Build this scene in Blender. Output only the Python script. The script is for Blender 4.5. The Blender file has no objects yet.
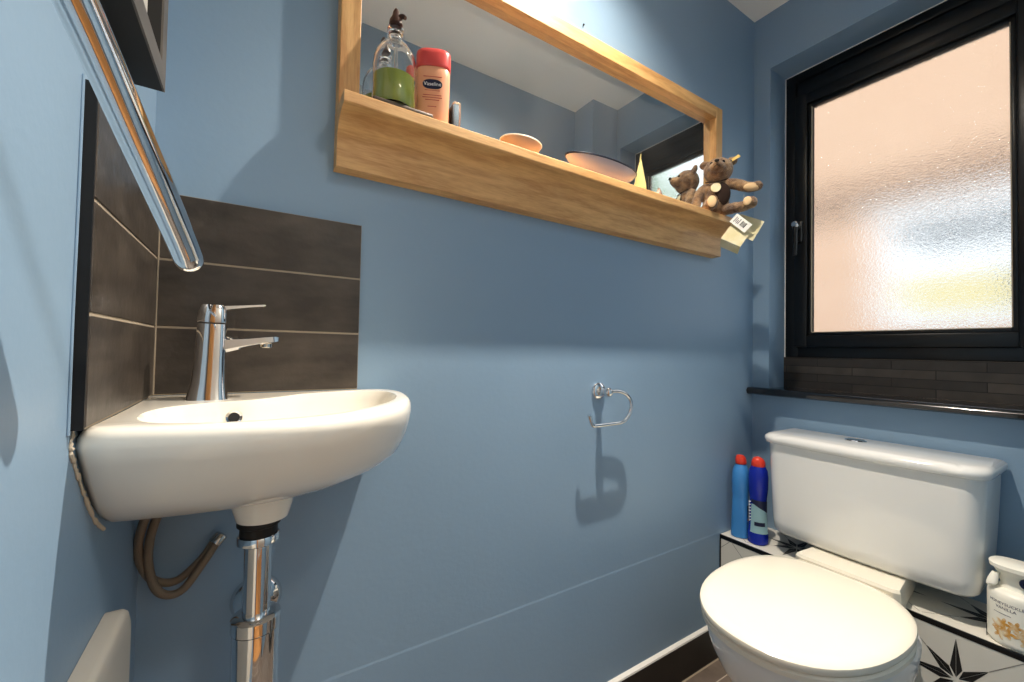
import bpy, bmesh, math, random
from mathutils import Vector, Matrix
random.seed(4)
S = bpy.context.scene
COL = S.collection
pi, cos, sin = math.pi, math.cos, math.sin

# ------------------------------------------------------------------ camera
cd = bpy.data.cameras.new('camera'); cam = bpy.data.objects.new('camera', cd); COL.objects.link(cam)
cr, cu, cf = Vector((.8454, -.5338, .0190)), Vector((-.0283, -.0093, .9996)), Vector((.5334, .8455, .0230))
cr.normalize(); cf = (cf - cr*cf.dot(cr)).normalized(); cu = cr.cross(cf)
Mx = Matrix((cr, cu, -cf)).transposed().to_4x4(); Mx.translation = Vector((.1176, -.790, .978))
cam.matrix_world = Mx
cd.sensor_width = 36; cd.lens = 14.5465; cd.clip_start = .01
S.camera = cam

# ------------------------------------------------------------------ sky, sun, exposure
w = bpy.data.worlds.new('sky'); S.world = w; w.use_nodes = True
bgn = w.node_tree.nodes['Background']; bgn.inputs[0].default_value = (.84, .92, 1, 1); bgn.inputs[1].default_value = 1.25
sd = bpy.data.lights.new('sun', 'SUN'); sun = bpy.data.objects.new('sun', sd); COL.objects.link(sun)
sd.energy = .42; sd.angle = .01; sd.color = (1, .93, .82)
sun.rotation_euler = Vector((.62, .28, -.80)).to_track_quat('-Z', 'Y').to_euler()
V = S.view_settings
V.view_transform = 'Standard'; V.look = 'None'; V.gamma = 1; V.use_curve_mapping = False
V.exposure = 0.62
S.cycles.use_denoising = True
S.cycles.sample_clamp_indirect = 6
S.cycles.max_bounces = 14; S.cycles.transmission_bounces = 12; S.cycles.glossy_bounces = 8; S.cycles.diffuse_bounces = 6
S.cycles.blur_glossy = .3

# ------------------------------------------------------------------ materials
def lin(h):
    if isinstance(h, str):
        h = [int(h[i:i+2], 16)/255 for i in (0, 2, 4)]
        return tuple(c/12.92 if c <= .04045 else ((c+.055)/1.055)**2.4 for c in h)
    return h
def nd(nt, t, **k):
    n = nt.nodes.new(t)
    for a, b in k.items():
        if a.startswith('i_'):
            key = a[2:]; n.inputs[int(key) if key.isdigit() else key.replace('_', ' ')].default_value = b
        else: setattr(n, a, b)
    return n
def mat(name, color, rough=.5, metal=0, trans=0, ior=1.45, coat=0, noise=None, bump=None, spec=.5, sheen=0):
    m = bpy.data.materials.new(name); m.use_nodes = True; nt = m.node_tree; b = nt.nodes['Principled BSDF']
    c = lin(color)
    b.inputs['Base Color'].default_value = (*c, 1); b.inputs['Roughness'].default_value = rough
    b.inputs['Metallic'].default_value = metal; b.inputs['Transmission Weight'].default_value = trans
    b.inputs['IOR'].default_value = ior; b.inputs['Coat Weight'].default_value = coat
    b.inputs['Specular IOR Level'].default_value = spec; b.inputs['Sheen Weight'].default_value = sheen
    if noise or bump: tc = nd(nt, 'ShaderNodeTexCoord')
    if noise:                                     # (second colour, scale, contrast lo, hi[, stretch])
        mp = nd(nt, 'ShaderNodeMapping'); nt.links.new(tc.outputs['Object'], mp.inputs[0])
        if len(noise) > 4: mp.inputs['Scale'].default_value = noise[4]
        n = nd(nt, 'ShaderNodeTexNoise', i_Scale=noise[1], i_Detail=6.0); nt.links.new(mp.outputs[0], n.inputs['Vector'])
        r = nd(nt, 'ShaderNodeValToRGB'); nt.links.new(n.outputs['Fac'], r.inputs[0])
        r.color_ramp.elements[0].position = noise[2]; r.color_ramp.elements[1].position = noise[3]
        r.color_ramp.elements[0].color = (*c, 1); r.color_ramp.elements[1].color = (*lin(noise[0]), 1)
        nt.links.new(r.outputs[0], b.inputs['Base Color'])
    if bump:                                      # (scale, strength, distance[, detail])
        n2 = nd(nt, 'ShaderNodeTexNoise', i_Scale=bump[0], i_Detail=bump[3] if len(bump) > 3 else 3.0)
        nt.links.new(tc.outputs['Object'], n2.inputs['Vector'])
        bp = nd(nt, 'ShaderNodeBump', i_Strength=bump[1], i_Distance=bump[2])
        nt.links.new(n2.outputs['Fac'], bp.inputs['Height']); nt.links.new(bp.outputs[0], b.inputs['Normal'])
    return m

m_blue = mat('blue wall paint', '86a1b9', .42, noise=('8da7be', 1.6, .35, .7), bump=(95, .12, .002), spec=.35)
m_white_paint = mat('white ceiling paint', 'f8f5ee', .8)
m_hall = mat('hall paint', 'd9d4c8', .8)
m_ceramic = mat('white glazed ceramic', 'f3ede0', .12, coat=.3)
m_ceramic2 = mat('white toilet ceramic', 'e8e7e3', .10, coat=.3)
m_seat = mat('cream seat plastic', 'ede6d4', .22)
m_chrome = mat('chrome', 'e6e6e6', .05, 1)
m_chrome_b = mat('brushed chrome', 'cfcac2', .18, 1)
m_black = mat('black satin frame', '08090b', .32)
m_blackmatt = mat('black', '08080a', .6)
m_rubber = mat('black rubber', '14100d', .6)
m_slate = mat('dark slate tile', '38322d', .36, noise=('544c44', 12, .38, .78, (1, 1, 2.5)), bump=(60, .25, .003, 6.0))
m_grout = mat('cream grout', 'a89a86', .85)
m_caulk = mat('white caulk', 'e4e2dc', .6)
m_skirt = mat('dark skirting tile', '1c1815', .45, noise=('2a2420', 8, .4, .7))
m_sill = mat('polished dark sill', '15171b', .16, coat=.4)
m_tilewhite = mat('white patterned tile glaze', 'dcd8cd', .3)
m_tileblack = mat('black patterned tile glaze', '1b1a1a', .35)
m_tilegrey = mat('pale line in tile pattern', '8d8982', .4)
m_trim = mat('black edge trim', '070605', .3)
m_braid = mat('braided hose', '8a7a68', .45, .5, bump=(900, .6, .002))
m_pvc = mat('pale plastic', 'd8d0c2', .45)
m_pbox = mat('cabinet dark wood', '0b0a0a', .55)
m_greyframe = mat('grey frame face', '57524d', .45, noise=('6b655e', 20, .4, .7, (1, .15, 1)))
m_mount = mat('pale mount card', 'c9c6bf', .7)
m_white_plastic = mat('white bottle plastic', 'f2efe2', .35)
m_cap_red = mat('orange red cap', 'e8432f', .35)
m_lblue = mat('light blue bottle plastic', '3f86c8', .28)
m_dblue = mat('deep blue bottle plastic', '11279b', .25)
m_navy = mat('navy label', '141a3a', .4)
m_silverlab = mat('pale teal label', '8fb3ba', .35)
m_redlab = mat('dark red print', '8a2a2e', .5)
m_peach = mat('peach lotion plastic', 'efab83', .35)
m_coral = mat('coral cap plastic', 'd9504c', .3)
m_print_red = mat('red print', 'c0463e', .5)
m_white_print = mat('white print', 'f6f6f6', .5)
m_grey_print = mat('grey print', '5d5966', .6)
m_dish = mat('pale pink enamel', 'c8b6b3', .25)
m_dishrim = mat('dark navy enamel rim', '141a2a', .3)
m_peachdish = mat('peach dish glaze', 'cfa582', .35)
m_peachrim = mat('white rim glaze', 'f2e9d8', .35)
m_brown = mat('brown pump plastic', '3a1f14', .35)
m_tray = mat('slate tray', '4f453a', .5, noise=('6b5d4c', 60, .4, .7))
m_glass = mat('clear bottle glass', 'ffffff', .02, trans=1, ior=1.35)
m_soap = mat('green liquid soap', 'b9c95e', .08, trans=.45, ior=1.33)
m_acrylic = mat('clear acrylic', 'f2f6f6', .05, trans=.9, ior=1.4)
m_yellow = mat('yellow tube plastic', 'efdf92', .35)
m_cream_card = mat('cream card', 'dccf9f', .6, noise=('e6dcb8', 30, .4, .6))
m_card_white = mat('white card', 'f6f3ea', .6)
m_fur = mat('brown mohair', '5f422b', .95, noise=('b8946a', 38, .38, .66), bump=(420, 1.0, .004, 4.0), sheen=.4)
m_furdark = mat('dark brown fabric', '33221a', .95, bump=(420, 1.0, .003))
m_felt = mat('beige felt pad', 'd9b98d', .95, bump=(500, .5, .001))
m_nose = mat('black stitched nose', '120e0c', .5)
m_eye = mat('black glass eye', '050505', .08)
m_flower = mat('amber flower print', 'd39a45', .5, noise=('efe3c4', 60, .4, .6))
m_brown_spot = mat('brown and white mottle', '6b4a35', .5, noise=('e8dfcf', 40, .45, .6))
m_lamp = bpy.data.materials.new('lit lamp lens'); m_lamp.use_nodes = True
_b = m_lamp.node_tree.nodes['Principled BSDF']; _b.inputs['Emission Color'].default_value = (1, .86, .68, 1); _b.inputs['Emission Strength'].default_value = 60
m_tar = mat('oak hall floor', 'a8733f', .4, noise=('c08a52', 6, .3, .7, (1, 8, 1)))
m_leaf = mat('leaves', '4f7a35', .8, noise=('7fa04c', 9, .3, .7))
m_bark = mat('bark', '5b4636', .9)
m_garden = mat('paving', 'a8a196', .9)
m_upvc = mat('white window plastic', 'f4f4f2', .4)
m_upglass = mat('grey window glass', '6f7478', .6)
m_yelpan = mat('yellow panel', 'ecdca2', .6)
m_gutter = mat('dark gutter', '3a3231', .5)

def wood(name, c1, c2, axis_scale):
    m = bpy.data.materials.new(name); m.use_nodes = True; nt = m.node_tree; b = nt.nodes['Principled BSDF']
    tc = nd(nt, 'ShaderNodeTexCoord'); mp = nd(nt, 'ShaderNodeMapping'); mp.inputs['Scale'].default_value = axis_scale
    nt.links.new(tc.outputs['Object'], mp.inputs[0])
    n1 = nd(nt, 'ShaderNodeTexNoise', i_Scale=6.0, i_Detail=8.0, i_Distortion=.6); nt.links.new(mp.outputs[0], n1.inputs['Vector'])
    n2 = nd(nt, 'ShaderNodeTexNoise', i_Scale=38.0, i_Detail=4.0); nt.links.new(mp.outputs[0], n2.inputs['Vector'])
    mx = nd(nt, 'ShaderNodeMath', operation='MULTIPLY_ADD'); mx.inputs[1].default_value = .45
    nt.links.new(n2.outputs['Fac'], mx.inputs[0]); nt.links.new(n1.outputs['Fac'], mx.inputs[2])
    r = nd(nt, 'ShaderNodeValToRGB'); nt.links.new(mx.outputs[0], r.inputs[0])
    r.color_ramp.elements[0].position = .5; r.color_ramp.elements[1].position = .92
    r.color_ramp.elements[0].color = (*lin(c2), 1); r.color_ramp.elements[1].color = (*lin(c1), 1)
    nt.links.new(r.outputs[0], b.inputs['Base Color']); b.inputs['Roughness'].default_value = .48
    bp = nd(nt, 'ShaderNodeBump', i_Strength=.2, i_Distance=.002); nt.links.new(n2.outputs['Fac'], bp.inputs['Height']); nt.links.new(bp.outputs[0], b.inputs['Normal'])
    return m
m_oak = wood('oak shelf', 'e2b476', 'bb884f', (1, 7, 9))
m_oakv = wood('oak upright', 'e2b476', 'bb884f', (9, 7, 1))
m_oakdoor = wood('oak door', 'c58a4a', '9a602c', (7, 7, .8))

def brickmat(name, c1, c2, mortar, scale, bw, bh, ms, rot, rough=.8, bumpd=.004, offset=.5):
    m = bpy.data.materials.new(name); m.use_nodes = True; nt = m.node_tree; b = nt.nodes['Principled BSDF']
    tc = nd(nt, 'ShaderNodeTexCoord')
    if rot:
        sx_ = nd(nt, 'ShaderNodeSeparateXYZ'); mp = nd(nt, 'ShaderNodeCombineXYZ'); nt.links.new(tc.outputs['Object'], sx_.inputs[0])
        for q_, nm in enumerate(rot): nt.links.new(sx_.outputs[nm], mp.inputs[q_])
    else:
        mp = nd(nt, 'ShaderNodeMapping'); nt.links.new(tc.outputs['Object'], mp.inputs[0])
    k = nd(nt, 'ShaderNodeTexBrick', i_Scale=scale, i_Mortar_Size=ms, i_Brick_Width=bw, i_Row_Height=bh)
    k.offset = offset
    k.inputs['Color1'].default_value = (*lin(c1), 1); k.inputs['Color2'].default_value = (*lin(c2), 1); k.inputs['Mortar'].default_value = (*lin(mortar), 1)
    nt.links.new(mp.outputs[0], k.inputs['Vector'])
    n = nd(nt, 'ShaderNodeTexNoise', i_Scale=22.0, i_Detail=6.0); nt.links.new(mp.outputs[0], n.inputs['Vector'])
    mx = nd(nt, 'ShaderNodeMixRGB', blend_type='OVERLAY', i_Fac=.55)
    nt.links.new(k.outputs['Color'], mx.inputs[1]); nt.links.new(n.outputs['Fac'], mx.inputs[2])
    nt.links.new(mx.outputs[0], b.inputs['Base Color']); b.inputs['Roughness'].default_value = rough
    bp = nd(nt, 'ShaderNodeBump', i_Strength=.6, i_Distance=bumpd, invert=True); nt.links.new(k.outputs['Fac'], bp.inputs['Height']); nt.links.new(bp.outputs[0], b.inputs['Normal'])
    return m
m_floor = brickmat('grey wood plank floor tile', '5a4f47', '6b5f55', 'b5a898', 1, .62, .062, .0016, None, .45, .001)
m_brick = brickmat('pink brick', 'd9ae8e', 'e6bfa2', 'dcc4ac', 1, .23, .075, .006, 'YZX', .9)
m_splitslate = brickmat('stacked slate strips', '2d2824', '4b433b', '100d0b', 1, .19, .026, .0010, 'YZX', .5, .004)
m_rooftile = brickmat('terracotta hung tile', 'cfa98a', 'dcb99c', 'b6957a', 1, .17, .11, .006, 'YZX', .9)

# obscure window glass: partly clear, partly scattered by its pebbled face
m_win = bpy.data.materials.new('obscure glass'); m_win.use_nodes = True; nt = m_win.node_tree; nt.nodes.clear()
o_ = nd(nt, 'ShaderNodeOutputMaterial'); tc = nd(nt, 'ShaderNodeTexCoord')
vo = nd(nt, 'ShaderNodeTexNoise', i_Scale=190.0, i_Detail=2.0, i_Distortion=.4)
nt.links.new(tc.outputs['Object'], vo.inputs['Vector'])
bp = nd(nt, 'ShaderNodeBump', i_Strength=.42, i_Distance=.005); nt.links.new(vo.outputs['Fac'], bp.inputs['Height'])
rf = nd(nt, 'ShaderNodeBsdfRefraction', i_Roughness=.03, i_IOR=1.18); gl = nd(nt, 'ShaderNodeBsdfGlossy', i_Roughness=.06)
tr = nd(nt, 'ShaderNodeBsdfTransparent'); 
nt.links.new(bp.outputs[0], rf.inputs['Normal']); nt.links.new(bp.outputs[0], gl.inputs['Normal'])
m1 = nd(nt, 'ShaderNodeMixShader', i_0=.22); nt.links.new(rf.outputs[0], m1.inputs[1]); nt.links.new(tr.outputs[0], m1.inputs[2])
m2 = nd(nt, 'ShaderNodeMixShader', i_0=.05); nt.links.new(m1.outputs[0], m2.inputs[1]); nt.links.new(gl.outputs[0], m2.inputs[2])
nt.links.new(m2.outputs[0], o_.inputs[0])

m_mirror = bpy.data.materials.new('dusty mirror'); m_mirror.use_nodes = True; nt = m_mirror.node_tree; nt.nodes.clear()
o_ = nd(nt, 'ShaderNodeOutputMaterial'); tc = nd(nt, 'ShaderNodeTexCoord'); n_ = nd(nt, 'ShaderNodeTexNoise', i_Scale=7.0, i_Detail=8.0)
nt.links.new(tc.outputs['Object'], n_.inputs['Vector'])
mr = nd(nt, 'ShaderNodeMapRange'); mr.inputs[1].default_value = .3; mr.inputs[2].default_value = .75; mr.inputs[3].default_value = .012; mr.inputs[4].default_value = .05
nt.links.new(n_.outputs['Fac'], mr.inputs[0])
gm = nd(nt, 'ShaderNodeBsdfGlossy', i_Roughness=0.0); gm.inputs['Color'].default_value = (.86, .88, .86, 1)
df = nd(nt, 'ShaderNodeBsdfDiffuse'); df.inputs['Color'].default_value = (.85, .84, .80, 1)
mm_ = nd(nt, 'ShaderNodeMixShader'); nt.links.new(mr.outputs[0], mm_.inputs[0]); nt.links.new(gm.outputs[0], mm_.inputs[1]); nt.links.new(df.outputs[0], mm_.inputs[2]); nt.links.new(mm_.outputs[0], o_.inputs[0])

# ------------------------------------------------------------------ geometry helpers
ORG = {}                                                   # world origin of every object
def link(o, org, parent=None):
    COL.objects.link(o)
    p = ORG[parent.name] if parent else Vector((0, 0, 0))
    o.parent = parent; o.location = Vector(org) - p; ORG[o.name] = Vector(org)
    return o
def tag(o, label=None, cat=None, group=None, kind=None):
    if label: o['label'] = label
    if cat: o['category'] = cat
    if group: o['group'] = group
    if kind: o['kind'] = kind
    return o
def thing(name, label, cat, base, group=None):
    return tag(link(bpy.data.objects.new(name, None), base), label, cat, group)
def obj(name, bm, m, parent=None, base=None, smooth=True, label=None, angle=40):
    """bm holds world coordinates; the mesh is stored relative to its own origin"""
    org = Vector(base) if base is not None else (ORG[parent.name].copy() if parent else Vector((0, 0, 0)))
    bmesh.ops.recalc_face_normals(bm, faces=bm.faces)
    bmesh.ops.translate(bm, verts=bm.verts, vec=-org)
    me = bpy.data.meshes.new(name); bm.to_mesh(me); bm.free()
    for mm in (m if isinstance(m, (list, tuple)) else [m]): me.materials.append(mm)
    if smooth:
        me.polygons.foreach_set('use_smooth', [True]*len(me.polygons)); me.set_sharp_from_angle(angle=math.radians(angle))
    o = bpy.data.objects.new(name, me)
    if label: o['label'] = label
    return link(o, org, parent)
def struct(name, bm, m, parent=None, smooth=False):
    o = obj(name, bm, m, parent, smooth=smooth)
    if not parent: o['kind'] = 'structure'
    return o
def box(bm, a, b, bev=0, seg=2, mi=0):
    x0, x1 = sorted((a[0], b[0])); y0, y1 = sorted((a[1], b[1])); z0, z1 = sorted((a[2], b[2]))
    vs = [bm.verts.new(v) for v in ((x0,y0,z0),(x1,y0,z0),(x1,y1,z0),(x0,y1,z0),(x0,y0,z1),(x1,y0,z1),(x1,y1,z1),(x0,y1,z1))]
    fs = [bm.faces.new([vs[i] for i in q]) for q in ((3,2,1,0),(4,5,6,7),(0,1,5,4),(1,2,6,5),(2,3,7,6),(3,0,4,7))]
    for f in fs: f.material_index = mi
    if bev:
        es = list({e for f in fs for e in f.edges})
        r = bmesh.ops.bevel(bm, geom=es, offset=bev, segments=seg, profile=.5, affect='EDGES')
        for f in r['faces']: f.material_index = mi
    return bm
def BM(): return bmesh.new()
def bx(a, b, bev=0, seg=2): return box(BM(), a, b, bev, seg)
def loft(bm, rings, cap0=True, cap1=True, closed=True, mi=0):
    R = [[bm.verts.new(p) for p in r] for r in rings]; n = len(R[0]); F = []
    for a, b in zip(R, R[1:]):
        for i in range(n if closed else n-1):
            j = (i+1) % n; F.append(bm.faces.new((a[i], a[j], b[j], b[i])))
    if cap0: F.append(bm.faces.new(R[0][::-1]))
    if cap1: F.append(bm.faces.new(R[-1]))
    for f in F: f.material_index = mi
    return bm
def frame(d):
    d = Vector(d).normalized(); a = Vector((0, 0, 1)) if abs(d.z) < .9 else Vector((1, 0, 0))
    u = d.cross(a).normalized(); return u, u.cross(d).normalized()*-1, d
def lathe(bm, prof, c=(0,0,0), axis=(0,0,1), n=40, sx=1, sy=1, u=None, cap=(True, True), mi=0):
    """profile of (radius, height) pairs about an axis"""
    c = Vector(c); U, W, D = frame(axis)
    if u is not None: U = Vector(u).normalized(); W = D.cross(U).normalized()
    rings = [[c + D*h + (U*cos(t)*sx + W*sin(t)*sy)*max(r, 1e-5) for t in (2*pi*k/n for k in range(n))] for r, h in prof]
    return loft(bm, rings, cap[0], cap[1], mi=mi)
def cr_spline(P, k=8, closed=False):
    P = [Vector(p) for p in P]; n = len(P); out = []
    for i in range(n if closed else n-1):
        g = lambda q: P[q % n] if closed else P[min(max(q, 0), n-1)]
        a, b, c, d = g(i-1), g(i), g(i+1), g(i+2)
        for s in range(k):
            t = s/k; out.append(.5*((2*b)+(c-a)*t+(2*a-5*b+4*c-d)*t*t+(3*b-a-3*c+d)*t**3))
    if not closed: out.append(P[-1])
    return out
def tube(bm, path, rad, n=14, k=8, mi=0, smooth=True):
    P = cr_spline(path, k) if smooth else [Vector(p) for p in path]
    m = len(P); rings = []; U = None
    for i, p in enumerate(P):
        d = (P[min(i+1, m-1)] - P[max(i-1, 0)]).normalized()
        if U is None: U = frame(d)[0]
        U = (U - d*U.dot(d)).normalized(); W = d.cross(U)
        if callable(rad): r = rad(i/(m-1))
        else: r = rad
        rings.append([p + (U*cos(t) + W*sin(t))*r for t in (2*pi*q/n for q in range(n))])
    return loft(bm, rings, mi=mi)
def ball(bm, c, r, seg=20, rot=None, mi=0):
    sc = r if isinstance(r, (tuple, list, Vector)) else (r, r, r)
    M = Matrix.Translation(Vector(c)) @ (rot.to_4x4() if rot else Matrix.Identity(4)) @ Matrix.Diagonal((*sc, 1))
    q = bmesh.ops.create_uvsphere(bm, u_segments=seg, v_segments=max(6, seg*2//3), radius=1, matrix=M)
    for f in {f for v in q['verts'] for f in v.link_faces}: f.material_index = mi
    return bm
def quad(bm, pts, mi=0):
    f = bm.faces.new([bm.verts.new(p) for p in pts]); f.material_index = mi; return f
def slab(bm, pts, t, mi=0):
    """thin solid from a planar outline, thickness vector t"""
    t = Vector(t); a = [bm.verts.new(Vector(p)) for p in pts]; b = [bm.verts.new(Vector(p)+t) for p in pts]; n = len(a)
    F = [bm.faces.new(a[::-1]), bm.faces.new(b)] + [bm.faces.new((a[i], a[(i+1) % n], b[(i+1) % n], b[i])) for i in range(n)]
    for f in F: f.material_index = mi
    return bm
def text(name, s, size, c, right, up, m, parent, depth=.0003, stretch=1, bend=None, align='CENTER'):
    """lettering lying in the plane of right / up, centred on c; bend=(axis point, radius) wraps it round a bottle"""
    cu_ = bpy.data.curves.new(name, 'FONT'); cu_.body = s; cu_.size = size; cu_.align_x = align; cu_.align_y = 'CENTER'; cu_.extrude = depth; cu_.resolution_u = 3
    t = bpy.data.objects.new(name + '_curve', cu_); COL.objects.link(t)
    dg = bpy.context.evaluated_depsgraph_get(); me = bpy.data.meshes.new_from_object(t.evaluated_get(dg))
    bpy.data.objects.remove(t); bpy.data.curves.remove(cu_)
    bm = BM(); bm.from_mesh(me); bpy.data.meshes.remove(me)
    R_, U_ = Vector(right).normalized(), Vector(up).normalized(); N_ = R_.cross(U_).normalized(); c = Vector(c)
    for v in bm.verts:
        x, y, z = v.co; x *= stretch
        if bend:
            ax, ra = Vector(bend[0]), bend[1]; o2 = c - ax; o2 -= U_*o2.dot(U_)
            a = x/ra; dirv = o2.normalized(); side = R_
            v.co = ax + U_*((c-ax).dot(U_) + y) + (dirv*cos(a) + side*sin(a))*(ra + z)
        else: v.co = c + R_*x + U_*y + N_*z
    return obj(name, bm, m, parent, smooth=False)
def prof_x(bm, pts, x0, x1, mi=0):
    """outline of (y, z) points extruded along x"""
    return loft(bm, [[(x0, y, z) for y, z in pts], [(x1, y, z) for y, z in pts]], mi=mi)
def prof_y(bm, pts, y0, y1, mi=0):
    return loft(bm, [[(x, y0, z) for x, z in pts], [(x, y1, z) for x, z in pts]], mi=mi)

# ------------------------------------------------------------------ room shell
XW, CE, YF = 1.632, 2.186, -.82          # window wall, ceiling, opposite wall
HY = -1.75                                # far side of the hall outside the door
b = BM()                                  # main wall with the faint step of an old board line low down
box(b, (-.11, 0, .398), (XW+.12, .10, CE)); prof_x(b, [(.10, 0), (-.0016, 0), (-.0016, .125), (-.0005, .393), (0, .398), (.10, .398)], -.11, XW+.12)
struct('wall_back', b, m_blue)
struct('wall_left', bx((-.11, HY, 0), (-.01, 0, CE)), m_blue)
b = BM(); WY0, WY1, WZ0, WZ1 = -.667, -.055, .846, 1.985
box(b, (XW, HY, 0), (XW+.24, .10, WZ0)); box(b, (XW, HY, WZ1), (XW+.24, .10, CE))
box(b, (XW, WY1, WZ0), (XW+.24, .10, WZ1)); box(b, (XW, HY, WZ0), (XW+.24, WY0, WZ1))
struct('wall_right', b, m_blue)
b = BM(); DX = .56
box(b, (DX, YF-.10, 0), (XW, YF, CE)); box(b, (-.01, YF-.10, 1.95), (DX, YF, CE))
struct('wall_front', b, m_blue)
struct('trim_1', bx((1.468, YF, 0), (XW, -.688, CE)), m_blue)      # boxed pipe corner
struct('floor', bx((-.11, YF-.1, -.05), (XW, 0, 0)), m_floor)
struct('floor_hall', bx((-.11, HY, -.05), (XW, YF-.1, -.002)), m_tar)
struct('ceiling', bx((-.11, HY-.1, CE), (XW+.24, .10, CE+.1)), m_white_paint)
struct('wall_hall', bx((-.11, HY-.1, 0), (XW+.24, HY, CE)), m_hall)
b = bx((DX, YF-.118, 0), (DX+.06, YF-.10, 2.01), .003); box(b, (-.01, YF-.118, 1.95), (DX, YF-.10, 2.01), .003)
struct('trim_2', b, m_white_paint)
d1 = tag(obj('door_1', bx((.0, YF-.115-.70, .01), (.04, YF-.115, 1.94), .003), m_oakdoor), kind='structure')
b = BM(); lathe(b, [(.022, 0), (.022, .008), (.008, .009), (.008, .05)], (.04, YF-.115-.63, 1.0), (1, 0, 0), 20); tube(b, [(.086, YF-.115-.63, 1.0), (.088, YF-.66, 1.0), (.086, YF-.62, 1.0)], .008, 10, 4)
obj('door_handle', b, m_chrome, d1)

b = prof_x(BM(), [(-.0016, .004), (-.010, .004), (-.010, .109), (-.0016, .109)], .0, 1.43)
bb = struct('baseboard_back', b, m_skirt)
obj('caulk_line', prof_x(BM(), [(-.0016, .109), (-.0105, .1085), (-.0095, .113), (-.0016, .119)], .0, 1.43), m_caulk, bb)
obj('floor_joint', prof_x(BM(), [(-.0016, .0003), (-.0125, .0003), (-.010, .004), (-.0016, .004)], .0, 1.43), m_grout, bb)

# ceiling downlight (above the frame) and its light
LX, LY = .83, -.264
dl = thing('ceiling_downlight', 'small round recessed ceiling downlight above the toilet roll ring', 'ceiling light', (LX, LY, CE))
obj('bezel', lathe(BM(), [(.026, .0), (.040, -.001), (.041, -.004), (.036, -.008), (.026, -.006)], (LX, LY, CE), n=40, cap=(False, False)), m_chrome_b, dl)
obj('lens', lathe(BM(), [(.0262, -.001), (.0262, -.004), (.001, -.0045)], (LX, LY, CE), n=32), m_lamp, dl)
ld = bpy.data.lights.new('downlight_beam', 'SPOT'); lo = bpy.data.objects.new('downlight_beam', ld)
ld.energy = 130; ld.color = (1, .895, .765); ld.shadow_soft_size = .011; ld.spot_size = math.radians(150); ld.spot_blend = .3
ld.use_nodes = True; lt_ = ld.node_tree; le = lt_.nodes['Emission']          # the beam profile of a reflector lamp
tcl = nd(lt_, 'ShaderNodeTexCoord'); spl = nd(lt_, 'ShaderNodeSeparateXYZ'); ac = nd(lt_, 'ShaderNodeMath', operation='ARCCOSINE'); ab = nd(lt_, 'ShaderNodeMath', operation='ABSOLUTE'); dv = nd(lt_, 'ShaderNodeMath', operation='DIVIDE'); dv.inputs[1].default_value = pi/2
cr_ = nd(lt_, 'ShaderNodeValToRGB'); lt_.links.new(tcl.outputs['Normal'], spl.inputs[0]); lt_.links.new(spl.outputs['Z'], ab.inputs[0]); lt_.links.new(ab.outputs[0], ac.inputs[0]); lt_.links.new(ac.outputs[0], dv.inputs[0]); lt_.links.new(dv.outputs[0], cr_.inputs[0]); lt_.links.new(cr_.outputs[0], le.inputs['Strength'])
for k_, (deg, v_) in enumerate(((0, 1), (16, .95), (28, .55), (38, .30), (46, .15), (56, .07), (62, .03), (74, 0))):
    el = cr_.color_ramp.elements[k_] if k_ < 2 else cr_.color_ramp.elements.new(.99)
    el.position = deg/90; el.color = (v_, v_, v_, 1)
link(lo, (LX, LY, CE-.022)); lo.rotation_euler = Vector((-.13, -.15, -1)).to_track_quat('-Z', 'Y').to_euler()
# added unseen hall lamp, put in as soft fill light through the open door
hl = thing('hall_fill_lamp', 'added unseen ceiling lamp in the hall, fill light through the door', 'ceiling light', (.75, -1.3, CE))
obj('fill_lamp_shade', lathe(BM(), [(.15, 0), (.15, -.03), (.13, -.05), (.001, -.055)], (.75, -1.3, CE), n=40), m_white_plastic, hl)
hd = bpy.data.lights.new('hall_fill_light', 'AREA'); ho = bpy.data.objects.new('hall_fill_light', hd); hd.shape = 'DISK'; hd.size = .3; hd.energy = 12; hd.color = (1, .95, .88)
link(ho, (.75, -1.3, CE-.06))

# ------------------------------------------------------------------ window
FX = 1.740
win = tag(obj('window_1', BM(), m_black), kind='structure')
def frame_bm(x0, x1, y0, y1, z0, z1, wdt, bev=.003):
    b = BM()
    box(b, (x0, y0, z0), (x1, y0+wdt, z1), bev); box(b, (x0, y1-wdt, z0), (x1, y1, z1), bev)
    box(b, (x0, y0+wdt-.002, z0), (x1, y1-wdt+.002, z0+wdt), bev); box(b, (x0, y0+wdt-.002, z1-wdt), (x1, y1-wdt+.002, z1), bev)
    return b
FZ0, FZ1 = .973, 1.985
b = frame_bm(FX, FX+.06, WY0, WY1, FZ0, FZ1, .042)
box(b, (FX, WY0+.03, FZ1-.095), (FX+.06, WY1-.03, FZ1-.03), .003); obj('outer_frame', b, m_black, win)
b = frame_bm(FX-.012, FX+.045, WY0+.034, WY1-.034, FZ0+.036, FZ1-.090, .040, .005)
obj('sash', b, m_black, win)
b = frame_bm(FX-.002, FX+.02, WY0+.072, WY1-.072, FZ0+.074, FZ1-.128, .014, .004)
obj('glazing_bead', b, m_black, win)
b = bx((FX+.012, WY0+.078, FZ0+.08), (FX+.016, WY1-.078, FZ1-.134))
obj('pane', b, m_win, win)
b = BM(); box(b, (FX-.001, WY1-.003, FZ0), (FX+.004, WY1, FZ1)); box(b, (FX-.001, WY0, FZ1-.003), (FX+.004, WY1, FZ1)); box(b, (FX-.001, WY0, FZ0), (FX+.004, WY0+.003, FZ1))
obj('caulk_line', b, m_caulk, win)
b = BM(); e = WY0+.086; f_ = WY1-.086; g0, g1 = FZ0+.088, FZ1-.142
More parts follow.
